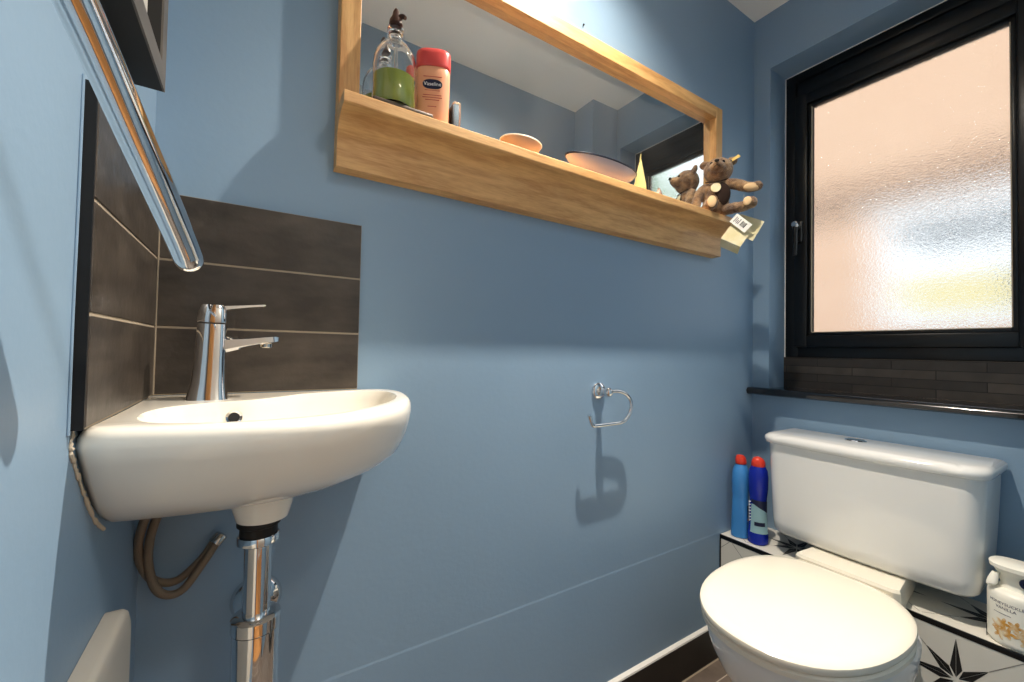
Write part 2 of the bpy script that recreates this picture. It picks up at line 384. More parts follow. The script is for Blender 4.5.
box(b, (FX-.0025, e-.0025, g0), (FX+.011, e, g1)); box(b, (FX-.0025, f_, g0), (FX+.011, f_+.0025, g1)); box(b, (FX-.0025, e, g0-.0025), (FX+.011, f_, g0))
obj('gasket', b, m_grout, win)
hy = -.108
b = bx((FX-.026, hy-.011, 1.372), (FX-.012, hy+.011, 1.445), .004); lathe(b, [(.009, 0), (.009, .022), (.007, .026)], (FX-.026, hy, 1.425), (-1, 0, 0), 18)
tube(b, [(FX-.046, hy, 1.43), (FX-.05, hy-.001, 1.40), (FX-.047, hy, 1.36), (FX-.044, hy+.003, 1.325)], lambda t: .0075-.002*t, 12)
hdl = obj('handle', b, m_black, win)
b = BM(); lathe(b, [(.0095, 0), (.0095, .005), (.006, .008)], (FX-.048, hy, 1.432), (-1, 0, 0), 18); ball(b, (FX-.052, hy-.006, 1.425), .006, 12)
obj('lock_button', b, m_chrome, hdl, label='chrome lock button')

# sill and slate upstand
b = prof_y(BM(), [(XW, .842), (1.598, .842), (1.590, .846), (1.586, .856), (1.590, .863), (1.598, .866), (XW, .866)], -.686, -.0025)
prof_y(b, [(XW, .8465), (XW, .866), (FX-.008, .866), (FX-.008, .8465)], WY0+.001, WY1-.001)
tag(obj('windowsill', b, m_sill, base=(1.6, -.35, .846)), 'dark polished windowsill with rounded front edge above the toilet cistern', 'windowsill')
tag(obj('slate_upstand', bx((FX-.007, WY0+.001, .866), (FX+.03, WY1-.001, .973)), m_splitslate, base=(FX, -.35, .866), smooth=False), 'strip of stacked dark slate between the windowsill and the window frame', 'tiles')

# ------------------------------------------------------------------ outside
ng = thing('neighbour_house', 'pinkish brick house blurred beyond the frosted window', 'house', (4, 1, 0))
obj('brick_wall', bx((4.0, -1.0, -.2), (4.2, 5, 2.14)), m_brick, ng, smooth=False)
obj('tile_hung_wall', slab(BM(), [(3.98, -1.0, 2.2), (3.98, 5, 2.2), (4.5, 5, 4.6), (4.5, -1.0, 4.6)], (.1, 0, 0)), m_rooftile, ng, smooth=False)
obj('gutter', prof_y(BM(), [(3.93, 2.15), (4.0, 2.13), (4.0, 2.2), (3.92, 2.2)], -1.0, 5), m_gutter, ng)
b = BM(); box(b, (3.95, .20, 1.18), (4.0, .33, 2.04)); box(b, (3.95, -.70, 1.18), (4.0, -.58, 2.04))
for k_, (za, zb) in enumerate(((1.185, 1.30), (1.52, 1.74), (1.89, 2.035))): box(b, (3.956, -.58, za), (4.0, .20, zb))
wf = obj('window_frame', b, m_upvc, ng, smooth=False)
obj('window_pane', bx((3.985, -.58, 1.74), (3.998, .20, 1.89)), m_upglass, wf)
obj('grey_panel', bx((3.985, -.58, 1.305), (3.9975, -.345, 1.515)), m_upglass, wf); obj('yellow_panel', bx((3.97, -.34, 1.31), (3.998, .195, 1.515)), m_yelpan, wf)
struct('garden_ground', bx((XW+.24, -9, -.25), (12, 7, -.2)), m_garden)
tr_ = thing('garden_tree', 'green leafy tree outside, seen only as a blur in the mirror', 'tree', (6.5, -4.6, -.2))
obj('trunk', tube(BM(), [(6.5, -4.6, -.2), (6.55, -4.6, 1.2), (6.45, -4.55, 2.6)], lambda t: .13-.06*t, 10), m_bark, tr_)
b = BM()
for i in range(26):
    a = random.random()*6.28; rr = random.random()*.95
    ball(b, (6.5+cos(a)*rr, -4.6+sin(a)*rr, 2.6+random.random()*1.5), .3+random.random()*.25, 10)
obj('crown', b, m_leaf, tr_)

# ------------------------------------------------------------------ tiled splashbacks
def tiles(axis, lo, hi, splits, z0, z1, name, label, rows=3):
    b = BM(); g = .0016; h = (z1-z0)/rows
    for k in range(rows):
        for s0, s1 in zip(splits, splits[1:]):
            if axis == 'y': box(b, (s0+g, lo, z0+k*h+g), (s1-g, hi, z0+(k+1)*h-g), .0008, 1)
            else: box(b, (lo, s0+g, z0+k*h+g), (hi, s1-g, z0+(k+1)*h-g), .0008, 1)
    if axis == 'y': box(b, (splits[0], lo+.0013, z0), (splits[-1]-.001, hi, z1-.001), mi=1)
    else: box(b, (lo, splits[0]+.001, z0), (hi-.0013, splits[-1], z1-.001), mi=1)
    o = obj(name, b, [m_slate, m_grout], base=((lo+hi)/2 if axis == 'x' else .14, -.003 if axis == 'y' else -.15, z0), smooth=False)
    return tag(o, label, 'tiles')
tiles('y', -.006, 0, [-.0095, .284], .9032, 1.202, 'splashback', 'dark slate tile splashback on the long wall behind the basin tap')
sl = tiles('x', -.01, 0, [-.296, -.0065], .9032, 1.202, 'splashback', 'dark slate tile splashback on the left wall behind the chrome rail')
obj('corner_grout', bx((-.0002, -.0078, .9032), (.0012, -.0060, 1.2015)), m_grout, sl, smooth=False)
obj('tile_edge', bx((-.0098, -.2985, .9032), (-.0004, -.296, 1.203)), m_blackmatt, sl, label='black painted tile edge')
obj('caulk_line', tube(BM(), [(-.009, -.300, .90), (-.0092, -.3005, 1.0), (-.009, -.3, 1.1), (-.0092, -.2998, 1.206)], .0011, 8), m_blue, sl)

# ------------------------------------------------------------------ basin
def polar(poly, c, n):
    P = cr_spline([(x, y, 0) for x, y in poly], 10, True); out = []
    for k in range(n):
        a = 2*pi*k/n; d = Vector((cos(a), sin(a), 0)); best = 0
        for p, q in zip(P, P[1:]+P[:1]):
            p2, q2 = p - c, q - c; e2 = q2 - p2; den = d.x*e2.y - d.y*e2.x
            if abs(den) < 1e-12: continue
            t = (p2.x*e2.y - p2.y*e2.x)/den; s = (p2.x*d.y - p2.y*d.x)/den
            if -1e-6 <= s <= 1+1e-6 and t > best: best = t
        out.append(c + d*best)
    return out
NB = 96; BX, BY = -.0095, -.0065
rim = [(BX, BY), (BX+.05, BY), (.10, BY), (.16, BY), (.24, BY), (.30, BY), (.330, -.012), (.346, -.05), (.345, -.10), (.330, -.165), (.298, -.228), (.25, -.280), (.195, -.312), (.14, -.322), (.08, -.316), (.03, -.304), (BX+.003, -.290), (BX, -.272), (BX, -.20), (BX, -.15), (BX, -.08), (BX, -.03)]
bowlp = [(.19, -.048), (.24, -.030), (.285, -.027), (.318, -.050), (.323, -.10), (.307, -.160), (.276, -.214), (.230, -.260), (.185, -.286), (.135, -.294), (.08, -.288), (.042, -.270), (.024, -.240), (.020, -.195), (.034, -.148), (.075, -.118), (.12, -.105), (.157, -.078)]
cB = Vector((.185, -.15, 0))
R0 = polar(rim, cB, NB); R1 = polar(bowlp, cB, NB)
def ringat(z, s):
    # shrink towards the corner of the two walls so the basin stays against them
    return [Vector((BX + (p.x-BX)*s[0], BY + (p.y-BY)*s[1], z)) for p in R0]
def inset(z, d):
    return [Vector((p.x, p.y, 0)) + ((cB-p).normalized()*d) + Vector((0, 0, z)) for p in R0]
def bowl(z, s): return [cB + (p-cB)*s + Vector((0, 0, z)) for p in R1]
rings = [ringat(.771, (.34, .27)), ringat(.772, (.58, .42)), ringat(.776, (.74, .52)), ringat(.786, (.855, .62)), ringat(.802, (.928, .72)), ringat(.820, (.972, .81)), ringat(.845, (.994, .89)), ringat(.868, (1, .955)), ringat(.885, (1, .995)),
         inset(.8945, .0015), inset(.9005, .005), inset(.9030, .011)]
b2 = [bowl(.9020, 1.0), bowl(.898, .985), bowl(.887, .965), bowl(.865, .93), bowl(.842, .85), bowl(.818, .68), bowl(.804, .44), bowl(.800, .14)]
bs = thing('wash_basin', 'small white ceramic corner wash basin under the dark tiles', 'basin', (.15, -.13, .74))
bm_ = loft(BM(), rings + b2)
lathe(bm_, [(.037, .776), (.036, .762), (.031, .745), (.020, .744)], (.138, -.128, 0), n=32)
obj('bowl', bm_, m_ceramic, bs, angle=50)
b = BM(); ov = Vector((.1010, -.1135, .8800)); lathe(b, [(.0065, -.004), (.0068, .001), (.0095, .0022), (.0105, .0008), (.0105, -.002)], ov, (.15, -.95, .22), 28, cap=(True, False))
ovr = obj('overflow_ring', b, m_chrome, bs)
obj('overflow_hole', lathe(BM(), [(.0066, .0), (.0066, .0014)], ov, (.15, -.95, .22), 24), m_blackmatt, ovr, label='dark overflow hole')
obj('drain', lathe(BM(), [(.022, .8005), (.022, .804), (.012, .8035), (.002, .802)], (.185, -.15, 0), n=28), m_chrome, bs)
# old sealant line down the left wall
P_ = [Vector((BX+.0005, y_, z_)) for y_, z_ in ((-.287, .9035), (-.2925, .887), (-.279, .868), (-.260, .845), (-.237, .820), (-.212, .797), (-.182, .779))]
b = BM(); Q = cr_spline(P_, 9); jit = [random.uniform(.0008, .0024) for q in Q]
tube(b, [p + Vector((0, random.uniform(-.0012, .0006), 0)) for p in Q], lambda t: jit[min(len(jit)-1, int(t*(len(jit)-1)))], 8, 1, smooth=False)
obj('sealant', b, mat('old sealant', 'c9bba6', .7), bs)

# ------------------------------------------------------------------ basin tap
tp = thing('basin_tap', 'chrome mixer tap with a flat lever on the left of the basin', 'tap', (.062, -.075, .902))
tcx, tcy = .0690, -.068
def rrect(cx, cy, z, hx, hy, r=.35, n=32):
    out = []
    for k in range(n):
        a = 2*pi*k/n; e = 4.2; q = (abs(cos(a))**e + abs(sin(a))**e)**(-1/e); out.append(Vector((cx+cos(a)*q*hx, cy+sin(a)*q*hy, z)))
    return out
b = loft(BM(), [rrect(tcx-.001, tcy, .9015, .0245, .025), rrect(tcx-.001, tcy, .906, .0235, .024), rrect(tcx, tcy, .925, .0205, .021), rrect(tcx+.001, tcy, .96, .0185, .019), rrect(tcx+.002, tcy, 1.0, .0175, .018), rrect(tcx+.002, tcy, 1.007, .017, .0175)])
obj('tap_body', b, m_chrome, tp)
b = loft(BM(), [[Vector((x, tcy+sy*hw, z+sz*ht)) for sy, sz in ((-1, -.6), (-.6, -1), (.6, -1), (1, -.6), (1, .6), (.6, 1), (-.6, 1), (-1, .6))] for x, z, hw, ht in ((tcx+.004, .978, .0155, .016), (tcx+.02, .979, .015, .011), (tcx+.045, .983, .0135, .0075), (tcx+.066, .9865, .0125, .0065), (tcx+.080, .988, .012, .0062), (tcx+.0835, .988, .010, .005))])
sp = obj('spout', b, m_chrome, tp, angle=30)
obj('aerator', lathe(BM(), [(.009, .004), (.009, -.002), (.0075, -.003), (.006, -.0015)], (tcx+.068, tcy, .978), n=24), m_chrome_b, sp)
b = loft(BM(), [rrect(tcx+.002, tcy, 1.009, .0175, .018), rrect(tcx+.002, tcy, 1.012, .018, .0185), rrect(tcx+.003, tcy, 1.028, .0165, .0175), rrect(tcx+.003, tcy, 1.034, .014, .0155), rrect(tcx+.003, tcy, 1.036, .008, .01)])
lv = obj('tap_lever', b, m_chrome, tp)
b = loft(BM(), [[Vector((x, tcy+sy*hw, z+sz*ht)) for sy, sz in ((-1, -.5), (-.6, -1), (.6, -1), (1, -.5), (1, .5), (.6, 1), (-.6, 1), (-1, .5))] for x, z, hw, ht in ((tcx+.008, 1.0290, .013, .0060), (tcx+.026, 1.0320, .012, .0042), (tcx+.046, 1.0350, .0100, .0030), (tcx+.063, 1.0373, .0088, .0028), (tcx+.066, 1.038, .006, .0015))])
obj('lever_blade', b, m_chrome, lv, angle=30)

# ------------------------------------------------------------------ waste trap, hoses
wt = thing('bottle_trap', 'chrome waste pipe and bottle trap hanging under the basin', 'waste pipe', (.145, -.128, .40))
wx, wy = .134, -.128
obj('gasket', lathe(BM(), [(.024, .7435), (.026, .741), (.026, .737), (.0225, .735), (.0225, .7245), (.02, .724)], (wx, wy, 0), n=32), m_rubber, wt, label='black rubber gasket')
obj('top_nut', lathe(BM(), [(.018, .724), (.0245, .7238), (.0255, .7215), (.0255, .714), (.024, .7125), (.017, .712)], (wx, wy, 0), n=32), m_chrome, wt)
obj('tailpipe', lathe(BM(), [(.0165, .7235), (.0165, .60)], (wx, wy, 0), n=32), m_chrome, wt)
obj('trap_nut', lathe(BM(), [(.017, .6185), (.0255, .618), (.0295, .615), (.0295, .600), (.0275, .5985), (.02, .598)], (wx, wy, 0), n=36), m_chrome, wt)
obj('trap_cup', lathe(BM(), [(.0280, .598), (.0280, .44), (.024, .43), (.018, .425), (.001, .424)], (wx, wy, 0), n=36), m_chrome, wt)
obj('outlet_pipe', tube(BM(), [(wx, wy+.02, .572), (wx+.002, wy+.06, .572), (wx+.003, -.003, .572)], .014, 20), m_chrome, wt)
obj('wall_flange', lathe(BM(), [(.036, 0), (.036, .003), (.030, .011), (.016, .017), (.0145, .022)], (wx+.003, -.0005, .572), (0, -1, 0), 36), m_chrome, wt)
hs = thing('supply_hose', 'pair of braided hoses looping on the wall below the basin', 'hose', (.02, -.03, .63))
h1 = [(.045, -.065, .7705), (.018, -.05, .745), (.006, -.03, .69), (.022, -.025, .648), (.052, -.022, .648), (.082, -.018, .668), (.1, -.012, .69)]
h2 = [(.062, -.055, .7705), (.030, -.045, .74), (.018, -.03, .68), (.032, -.036, .634), (.06, -.034, .637), (.088, -.026, .668), (.104, -.018, .690)]
h1, h2 = ([(-.011+.89*x, y, z-(.012 if q > 3 else 0)) for q, (x, y, z) in enumerate(h)] for h in (h1, h2))
obj('hose', tube(BM(), h1, .0055, 12), m_braid, hs); obj('hose', tube(BM(), h2, .0055, 12), m_braid, hs)
b = BM(); lathe(b, [(.0072, 0), (.0072, .012), (.0055, .014)], h1[-1], (.6, .1, .7), 14); lathe(b, [(.0072, 0), (.0072, .012), (.0055, .014)], h2[-1], (.6, .1, .7), 14)
obj('hose_nut', b, m_chrome_b, hs)

# pale rounded casing low on the left wall
b = BM()
def casing(x, d):
    P = [(-.62, .30), (-.62, .682-d)] + [(-.172-d+.03*sin(pi/2*k/8), .652-d+.03*cos(pi/2*k/8)) for k in range(9)] + [(-.142-d, .30)]
    return [Vector((x, y, z)) for y, z in P]
loft(b, [casing(-.0095, 0), casing(.004, 0), casing(.008, .002), casing(.010, .006)])
tag(obj('pipe_casing', b, m_pvc, base=(0, -.45, .30)), 'pale rounded plastic casing low on the left wall under the basin', 'casing')

# ------------------------------------------------------------------ towel rail and framed picture on the left wall
tr2 = thing('towel_rail', 'thick chrome rail slanting down from the left wall in front of the tiles', 'towel rail', (.0, -.56, 1.22))
path = [(-.006, -.566, 1.226), (.012, -.540, 1.212), (.0345, -.487, 1.158), (.0515, -.444, 1.111), (.068, -.4015, 1.065), (.0745, -.385, 1.0455)]
b = BM(); P5 = cr_spline(path, 8); e5 = (P5[-1]-P5[-4]).normalized()
for h_ in (.004, .0075, .0095, .0106, .0110): P5.append(P5[-1]*0 + Vector(path[-1]) + e5*h_)
nP = len(P5)
tube(b, P5, lambda t: .0099 if t*(nP-1) < nP-5.5 else (.0099, .0094, .0080, .0058, .0036, .0010)[min(5, max(0, round(t*(nP-1)) - (nP-6)))], 32, 1, smooth=False)
obj('bar', b, m_chrome, tr2, angle=60)
obj('wall_flange', lathe(BM(), [(.024, 0), (.024, .005), (.014, .009)], (-.0098, -.570, 1.229), (1, 0, 0), 28), m_chrome, tr2)

pf = thing('framed_picture', 'black box framed picture hung on the left wall above the rail', 'picture', (0, -.4, 1.278))
y0, y1, z0, z1 = -.64, -.154, 1.278, 1.72; fw_ = .024
b = BM()
box(b, (-.0095, y0, z0), (.0205, y1, z0+fw_)); box(b, (-.0095, y0, z1-fw_), (.0205, y1, z1)); box(b, (-.0095, y1-fw_, z0+fw_), (.0205, y1, z1-fw_)); box(b, (-.0095, y0, z0+fw_), (.0205, y0+fw_, z1-fw_))
obj('frame', b, m_pbox, pf, smooth=False)
b = BM()
box(b, (.0205, y0, z0), (.0225, y1, z0+fw_)); box(b, (.0205, y0, z1-fw_), (.0225, y1, z1)); box(b, (.0205, y1-fw_, z0+fw_), (.0225, y1, z1-fw_)); box(b, (.0205, y0, z0+fw_), (.0225, y0+fw_, z1-fw_))
obj('frame_face', b, m_greyframe, pf, smooth=False, label='grey front face of the frame')
obj('mount_card', bx((-.002, y0+fw_, z0+fw_), (.008, y1-fw_, z1-fw_)), m_mount, pf, smooth=False, label='pale card inside the frame')

# ------------------------------------------------------------------ mirror with shelf
ms = thing('shelf_mirror', 'long oak framed wall mirror with a deep oak shelf along its foot', 'mirror', (.8, 0, 1.29))
SX0, SX1, ST = .233, 1.378, 1.394
cove = [(-.0005, 1.290), (-.031, 1.290), (-.031, 1.338)]
for k in range(1, 9):
    a = pi/2*k/8; cove.append((-.031-.052*(1-cos(a)), 1.338+.035*sin(a)))
cove += [(-.087, 1.3735), (-.089, 1.3755), (-.089, ST-.002), (-.087, ST), (-.0005, ST)]
obj('shelf', prof_x(BM(), cove, SX0, SX1), m_oak, ms, angle=25)
FT = 1.764; fy = -.034; sw = .034
obj('top_rail', bx((SX0+sw, fy, FT-.036), (SX1-sw, -.0005, FT), .0015), m_oak, ms, smooth=False)
obj('side_rail', bx((SX0, fy, ST), (SX0+sw, -.0005, FT), .0015), m_oakv, ms, smooth=False)
obj('side_rail', bx((SX1-sw, fy, ST), (SX1, -.0005, FT), .0015), m_oakv, ms, smooth=False)
obj('mirror_glass', bx((SX0+sw, -.012, ST), (SX1-sw, -.0006, FT-.036)), m_mirror, ms, smooth=False)

tag(obj('wall_nail', lathe(BM(), [(.0012, 0), (.0022, .002), (.0025, .0035), (.0005, .004)], (.8125, -.0003, 1.8125), (0, -1, .1), 12), m_blackmatt, base=(.8125, 0, 1.8125)), 'tiny dark nail in the wall just above the mirror', 'nail')

# ------------------------------------------------------------------ things on the shelf
tag(obj('tray', bx((.279, -.086, ST+.0003), (.385, -.036, ST+.0075), .002), m_tray, base=(.33, -.06, ST)), 'small dark slate tray under the soap bottle at the left end of the shelf', 'tray')
sx, sy_, s0 = .3225, -.053, ST+.0080
sb = thing('soap_bottle', 'domed clear glass pump bottle half full of green soap', 'soap bottle', (sx, sy_, s0))
outer = [(.001, 0), (.026, 0), (.0285, .002), (.0300, .006), (.0305, .03), (.0305, .075), (.0295, .09), (.026, .105), (.019, .117), (.0125, .122), (.0105, .127), (.0100, .134), (.0115, .136), (.0115, .141), (.0095, .142)]
inner = [(.0085, .142), (.0085, .126), (.0172, .1152), (.0242, .1035), (.0277, .089), (.0288, .075), (.0288, .03), (.0283, .008), (.026, .004), (.001, .0035)]
SCL = 1.06
obj('glass_body', lathe(BM(), [(r*1.25, h) for r, h in outer+inner], (sx, sy_, s0), n=48), m_glass, sb)
obj('liquid', lathe(BM(), [(.001, .0037), (.0255*1.25, .0042), (.0281*1.25, .0082), (.02865*1.25, .03), (.02865*1.25, .056), (.001, .056)], (sx, sy_, s0), n=48), m_soap, sb, label='green liquid soap')
obj('dip_tube', tube(BM(), [(sx+.001, sy_, s0+.138), (sx+.002, sy_-.004, s0+.07), (sx+.016, sy_-.014, s0+.008)], .003, 10), m_acrylic, sb)
b = BM(); lathe(b, [(.0125, .140), (.0125, .152), (.009, .156), (.009, .160), (.0125, .162), (.0125, .166), (.008, .176), (.0055, .184), (.004, .190), (.001, .191)], (sx, sy_, s0), n=28)
obj('collar', lathe(BM(), [(.0135, .1395), (.0145, .142), (.0145, .150), (.010, .153), (.001, .153)], (sx, sy_, s0), n=28), m_glass, sb)
b = BM(); lathe(b, [(.006, .152), (.012, .158), (.0115, .165), (.0075, .172), (.0055, .182), (.003, .187), (.001, .1875)], (sx, sy_, s0), n=24)
tube(b, [(sx, sy_, s0+.166), (sx+.008, sy_-.008, s0+.172), (sx+.013, sy_-.013, s0+.168)], lambda t: .005-.0015*t, 10)
obj('pump', b, m_brown, sb, label='brown pump head')

# lotion bottle, turned to face the room's door end
lt = thing('lotion_bottle', 'peach lotion bottle with a coral cap beside the soap bottle', 'bottle', (.398, -.046, ST))
ly_dir = Vector((-.42, -.907, 0)); lxd = Vector((.907, -.42, 0))       # facing and sideways
def oval(c, z, a, bq, e=2.6, n=40):
    out = []
    for k in range(n):
        t = 2*pi*k/n; q = (abs(cos(t))**e + abs(sin(t))**e)**(-1/e); out.append(Vector((c[0], c[1], z)) + lxd*(cos(t)*q*a) + ly_dir*(sin(t)*q*bq))
    return out
lc = (.398, -.046)
b = loft(BM(), [oval(lc, ST+h*1.05+.0003, a*.97, d) for h, a, d in ((0, .027, .014), (.002, .030, .0165), (.01, .031, .0175), (.06, .032, .018), (.092, .0325, .018), (.104, .0325, .0178), (.108, .031, .0165), (.109, .025, .012))])
obj('body', b, m_peach, lt)
b = loft(BM(), [oval(lc, ST+h*1.05, a*.97, d) for h, a, d in ((.1085, .032, .0175), (.110, .0333, .0188), (.112, .0335, .019), (.132, .0335, .0185), (.139, .0325, .0172), (.1425, .029, .014), (.1435, .020, .009))])
obj('cap', b, m_coral, lt)
def on_face(u_, z, off=.0007): return Vector((lc[0], lc[1], ST+z)) + lxd*u_ + ly_dir*(.0178+off)
b = BM(); slab(b, [on_face(.0195*cos(t)*(abs(cos(t))**-.25 if abs(cos(t)) > .05 else 1)*.93, .078+.0092*sin(t), -.0006) for t in (2*pi*k/28 for k in range(28))], ly_dir*.0012)
bd = obj('badge', b, m_navy, lt, label='navy oval badge with white lettering')
UP = Vector((0, 0, 1))
text('lettering', 'Vaseline', .0098, on_face(0, .078, .0009), lxd, UP, m_white_print, bd, .0002)
for z_, w_, h_ in ((.0925, .034, .0011), (.0665, .028, .0008), (.0575, .034, .0010), (.053, .036, .0010), (.0485, .026, .0010), (.036, .016, .0010)):
    q = BM(); slab(q, [on_face(-w_/2, z_-h_/2, -.0004), on_face(w_/2, z_-h_/2, -.0004), on_face(w_/2, z_+h_/2, -.0004), on_face(-w_/2, z_+h_/2, -.0004)], ly_dir*.0007)
    obj('print_line', q, m_print_red, lt, smooth=False)

b = bx((.4345, -.064, ST+.0004), (.449, -.046, ST+.062), .002)
cj = thing('clear_holder', 'small clear square holder with a dark side next to the lotion bottle', 'holder', (.45, -.05, ST))
obj('clear_body', b, m_acrylic, cj); obj('dark_panel', bx((.4305, -.0645, ST+.0004), (.4345, -.0455, ST+.052), .001), m_blackmatt, cj)

def oval_dish(name, label, c, a, bq, h, foot, m, mr, zb=ST):
    t = thing(name, label, 'dish', (c[0], c[1], zb))
    ring = lambda s, z, q=1: [Vector((c[0]+cos(k*2*pi/56)*a*s, c[1]+sin(k*2*pi/56)*bq*s*q, zb+z)) for k in range(56)]
    obj('bowl', loft(BM(), [ring(foot, .0004), ring(foot*1.03, .004), ring(foot*1.1, .006), ring(.66, h*.32), ring(.86, h*.62), ring(.97, h*.90), ring(.985, h*.985), ring(.95, h*.985), ring(.82, h*.62), ring(.5, h*.34), ring(.1, h*.28)]), m, t)
    obj('rim', loft(BM(), [ring(.97, h*.93), ring(1.0, h*.95), ring(1.004, h), ring(.985, h*1.03), ring(.955, h*1.0)], False, False), mr, t)
oval_dish('soap_dish', 'small peach dish with a white rim near the middle of the shelf', (.598, -.050), .050, .034, .031, .5, m_peachdish, m_peachrim)
oval_dish('enamel_dish', 'long pale pink oval dish with a dark rim on the shelf', (.838, -.051), .116, .0385, .044, .42, m_dish, m_dishrim)

t = thing('cream_tube', 'small yellow and white tube standing between the oval dish and the bear', 'tube', (.975, -.05, ST))
tc_ = Vector((.975, -.050, 0)); kd = Vector((.70, .71, 0)); kn = Vector((.71, -.70, 0))
def tring(z, a, bq): return [tc_ + Vector((0, 0, ST+z)) + kd*(cos(k*2*pi/28)*a) + kn*(sin(k*2*pi/28)*bq) for k in range(28)]
obj('cap', loft(BM(), [tring(.0004, .0150, .0150), tring(.003, .0155, .0155), tring(.014, .0155, .0155), tring(.015, .014, .014)]), m_white_plastic, t)
obj('tube_body', loft(BM(), [tring(.015, .0165, .0165), tring(.03, .0175, .015), tring(.06, .0185, .009), tring(.085, .019, .0035), tring(.09, .0192, .0012), tring(.103, .0192, .0009)]), m_yellow, t)

b = BM(); lathe(b, [(.001, .036), (.004, .032), (.009, .02), (.013, .010), (.0135, .004), (.009, 0)], (1.048, -.052, ST+.0004), n=22, sx=1, sy=.7)  # plain pointed cone, mottled brown and white by noise colour
tag(obj('pointed_cone', b, m_brown_spot, base=(1.048, -.052, ST)), 'little pointed brown and white cone between the yellow tube and the bear', 'shell')

# ------------------------------------------------------------------ teddy bear
FO = Vector((-.85, -.527, 0)).normalized(); RI = Vector((.527, -.85, 0)).normalized()
B0 = Vector((1.304, -.0585, ST+.001))
def bw(a, h, f=0): return B0 + RI*a + UP*h + FO*f
RB = Matrix((RI, FO*-1, UP)).transposed()                    # x right (viewer), y back, z up
bear = thing('teddy_bear', 'small brown jointed teddy bear seated at the right end of the shelf', 'teddy bear', B0)
def rotx(a): return RB @ Matrix.Rotation(a, 3, 'X')
b = BM()
ball(b, bw(0, .0505), (.037, .032, .050), 28, RB)                 # belly
ball(b, bw(0, .084, .0), (.030, .026, .030), 24, RB)
hr = rotx(-.25)
ball(b, bw(.006, .141, .004), (.041, .037, .038), 28, hr)          # head
ball(b, bw(.003, .139, .034), (.022, .022, .018), 22, hr)        # muzzle
ball(b, bw(.002, .142, .046), (.014, .015, .012), 20, hr)
for s_r in (-1, 1): ball(b, bw(.006+s_r*.038, .167, -.004), (.0150, .0080, .0150), 18, hr)
def limb(pts, r): tube(b, pts, r, 16, 6)
limb([bw(-.024, .096), bw(-.043, .074, .012), bw(-.054, .040, .022), bw(-.056, .014, .028)], lambda t: .0155-.002*abs(t-.3)*2)
limb([bw(.024, .100), bw(.052, .088, .016), bw(.084, .071, .026), bw(.104, .068, .030)], lambda t: .0160-.002*abs(t-.3)*2)
limb([bw(-.020, .024), bw(-.022, .022, .030), bw(-.016, .024, .058), bw(-.010, .020, .066)], lambda t: .0170-.003*abs(t-.3))
limb([bw(.020, .018), bw(.046, .014, .026), bw(.070, .010, .044), bw(.086, .014, .050)], lambda t: .0160-.003*abs(t-.3))
for c_, r_ in ((bw(-.056, .0135, .029), .0138), (bw(.107, .069, .031), .0140), (bw(-.012, .023, .064), .0175), (bw(.090, .017, .050), .017)): ball(b, c_, r_, 18)
bo = obj('body', b, m_fur, bear)
rm = bo.modifiers.new('one skin', 'REMESH'); rm.mode = 'VOXEL'; rm.voxel_size = .0024; rm.use_smooth_shade = True
smo = bo.modifiers.new('soft', 'SMOOTH'); smo.factor = .5; smo.iterations = 3
tx = bpy.data.textures.new('fur tufts', 'CLOUDS'); tx.noise_scale = .006; tx.noise_depth = 2
dp = bo.modifiers.new('tufts', 'DISPLACE'); dp.texture = tx; dp.strength = .0035; dp.mid_level = .5
def pad(c, n, a, bq, name='paw_pad', t=.004):
    n = Vector(n).normalized(); U, W, D = frame(n); u2 = (UP - n*n.dot(UP)).normalized()
    M = Matrix((n.cross(u2)*-1, u2, n)).transposed()
    q = BM(); ball(q, c, (a, bq, t), 18, M); return obj(name, q, m_felt, bear)
pad(bw(-.010, .025, .0795), FO*1 + UP*.15 + RI*.1, .0125, .018, 'foot_pad')
pad(bw(.080, .018, .066), FO - RI*.25 + UP*.2, .0110, .0135, 'foot_pad')
q = BM(); ball(q, bw(.093, .066, .0370), (.022, .0085, .0120), 18, RB @ Matrix.Rotation(.10, 3, 'Y')); obj('paw_pad', q, m_felt, bear)
q = BM(); ball(q, bw(-.056, .018, .0385), (.008, .0055, .012), 16, RB); obj('paw_pad', q, m_felt, bear)
q = BM(); ball(q, bw(.013, .062, .0185), (.0270, .0150, .036), 22, RB); obj('bib', q, m_furdark, bear, label='dark fabric patch on the chest')
q = BM(); ball(q, bw(.002, .150, .0600), (.0070, .0045, .0048), 14, RB); obj('nose', q, m_nose, bear)
q = BM(); tube(q, [bw(.002, .146, .0610), bw(.002, .139, .0600), bw(-.005, .134, .056)], .0008, 8); tube(q, [bw(.002, .139, .0600), bw(.009, .134, .056)], .0008, 8); obj('mouth', q, m_nose, bear)
for s_e in (-1, 1):
    q = BM(); ball(q, bw(.004+s_e*.0160, .1535, .0375), .0040, 14); obj('eye', q, m_eye, bear)
md = obj('medallion', lathe(BM(), [(.001, .0), (.0130, 0), (.0140, .0012), (.0130, .0024), (.001, .0026)], bw(.000, .080, .0325), (FO + UP*.25), 32, sx=1.0, sy=1.15), m_cream_card, bear, label='round cream medallion on the chest')
q = BM(); tube(q, [bw(-.028, .106, .014), bw(-.014, .100, .028), bw(.001, .097, .033), bw(.018, .101, .028), bw(.032, .108, .014)], .0018, 8); obj('neck_cord', q, m_furdark, bear)
et = BM(); slab(et, [bw(.036, .166, .006), bw(.042, .160, .008), bw(.066, .174, .004), bw(.060, .182, .002)], FO*.0012)
eg = obj('ear_tag', et, mat('yellow ribbon', 'efc96a', .6), bear, label='yellow ribbon tag in the ear')
q = BM(); ball(q, bw(.041, .164, .010), .0028, 12); obj('ear_button', q, m_chrome_b, eg)

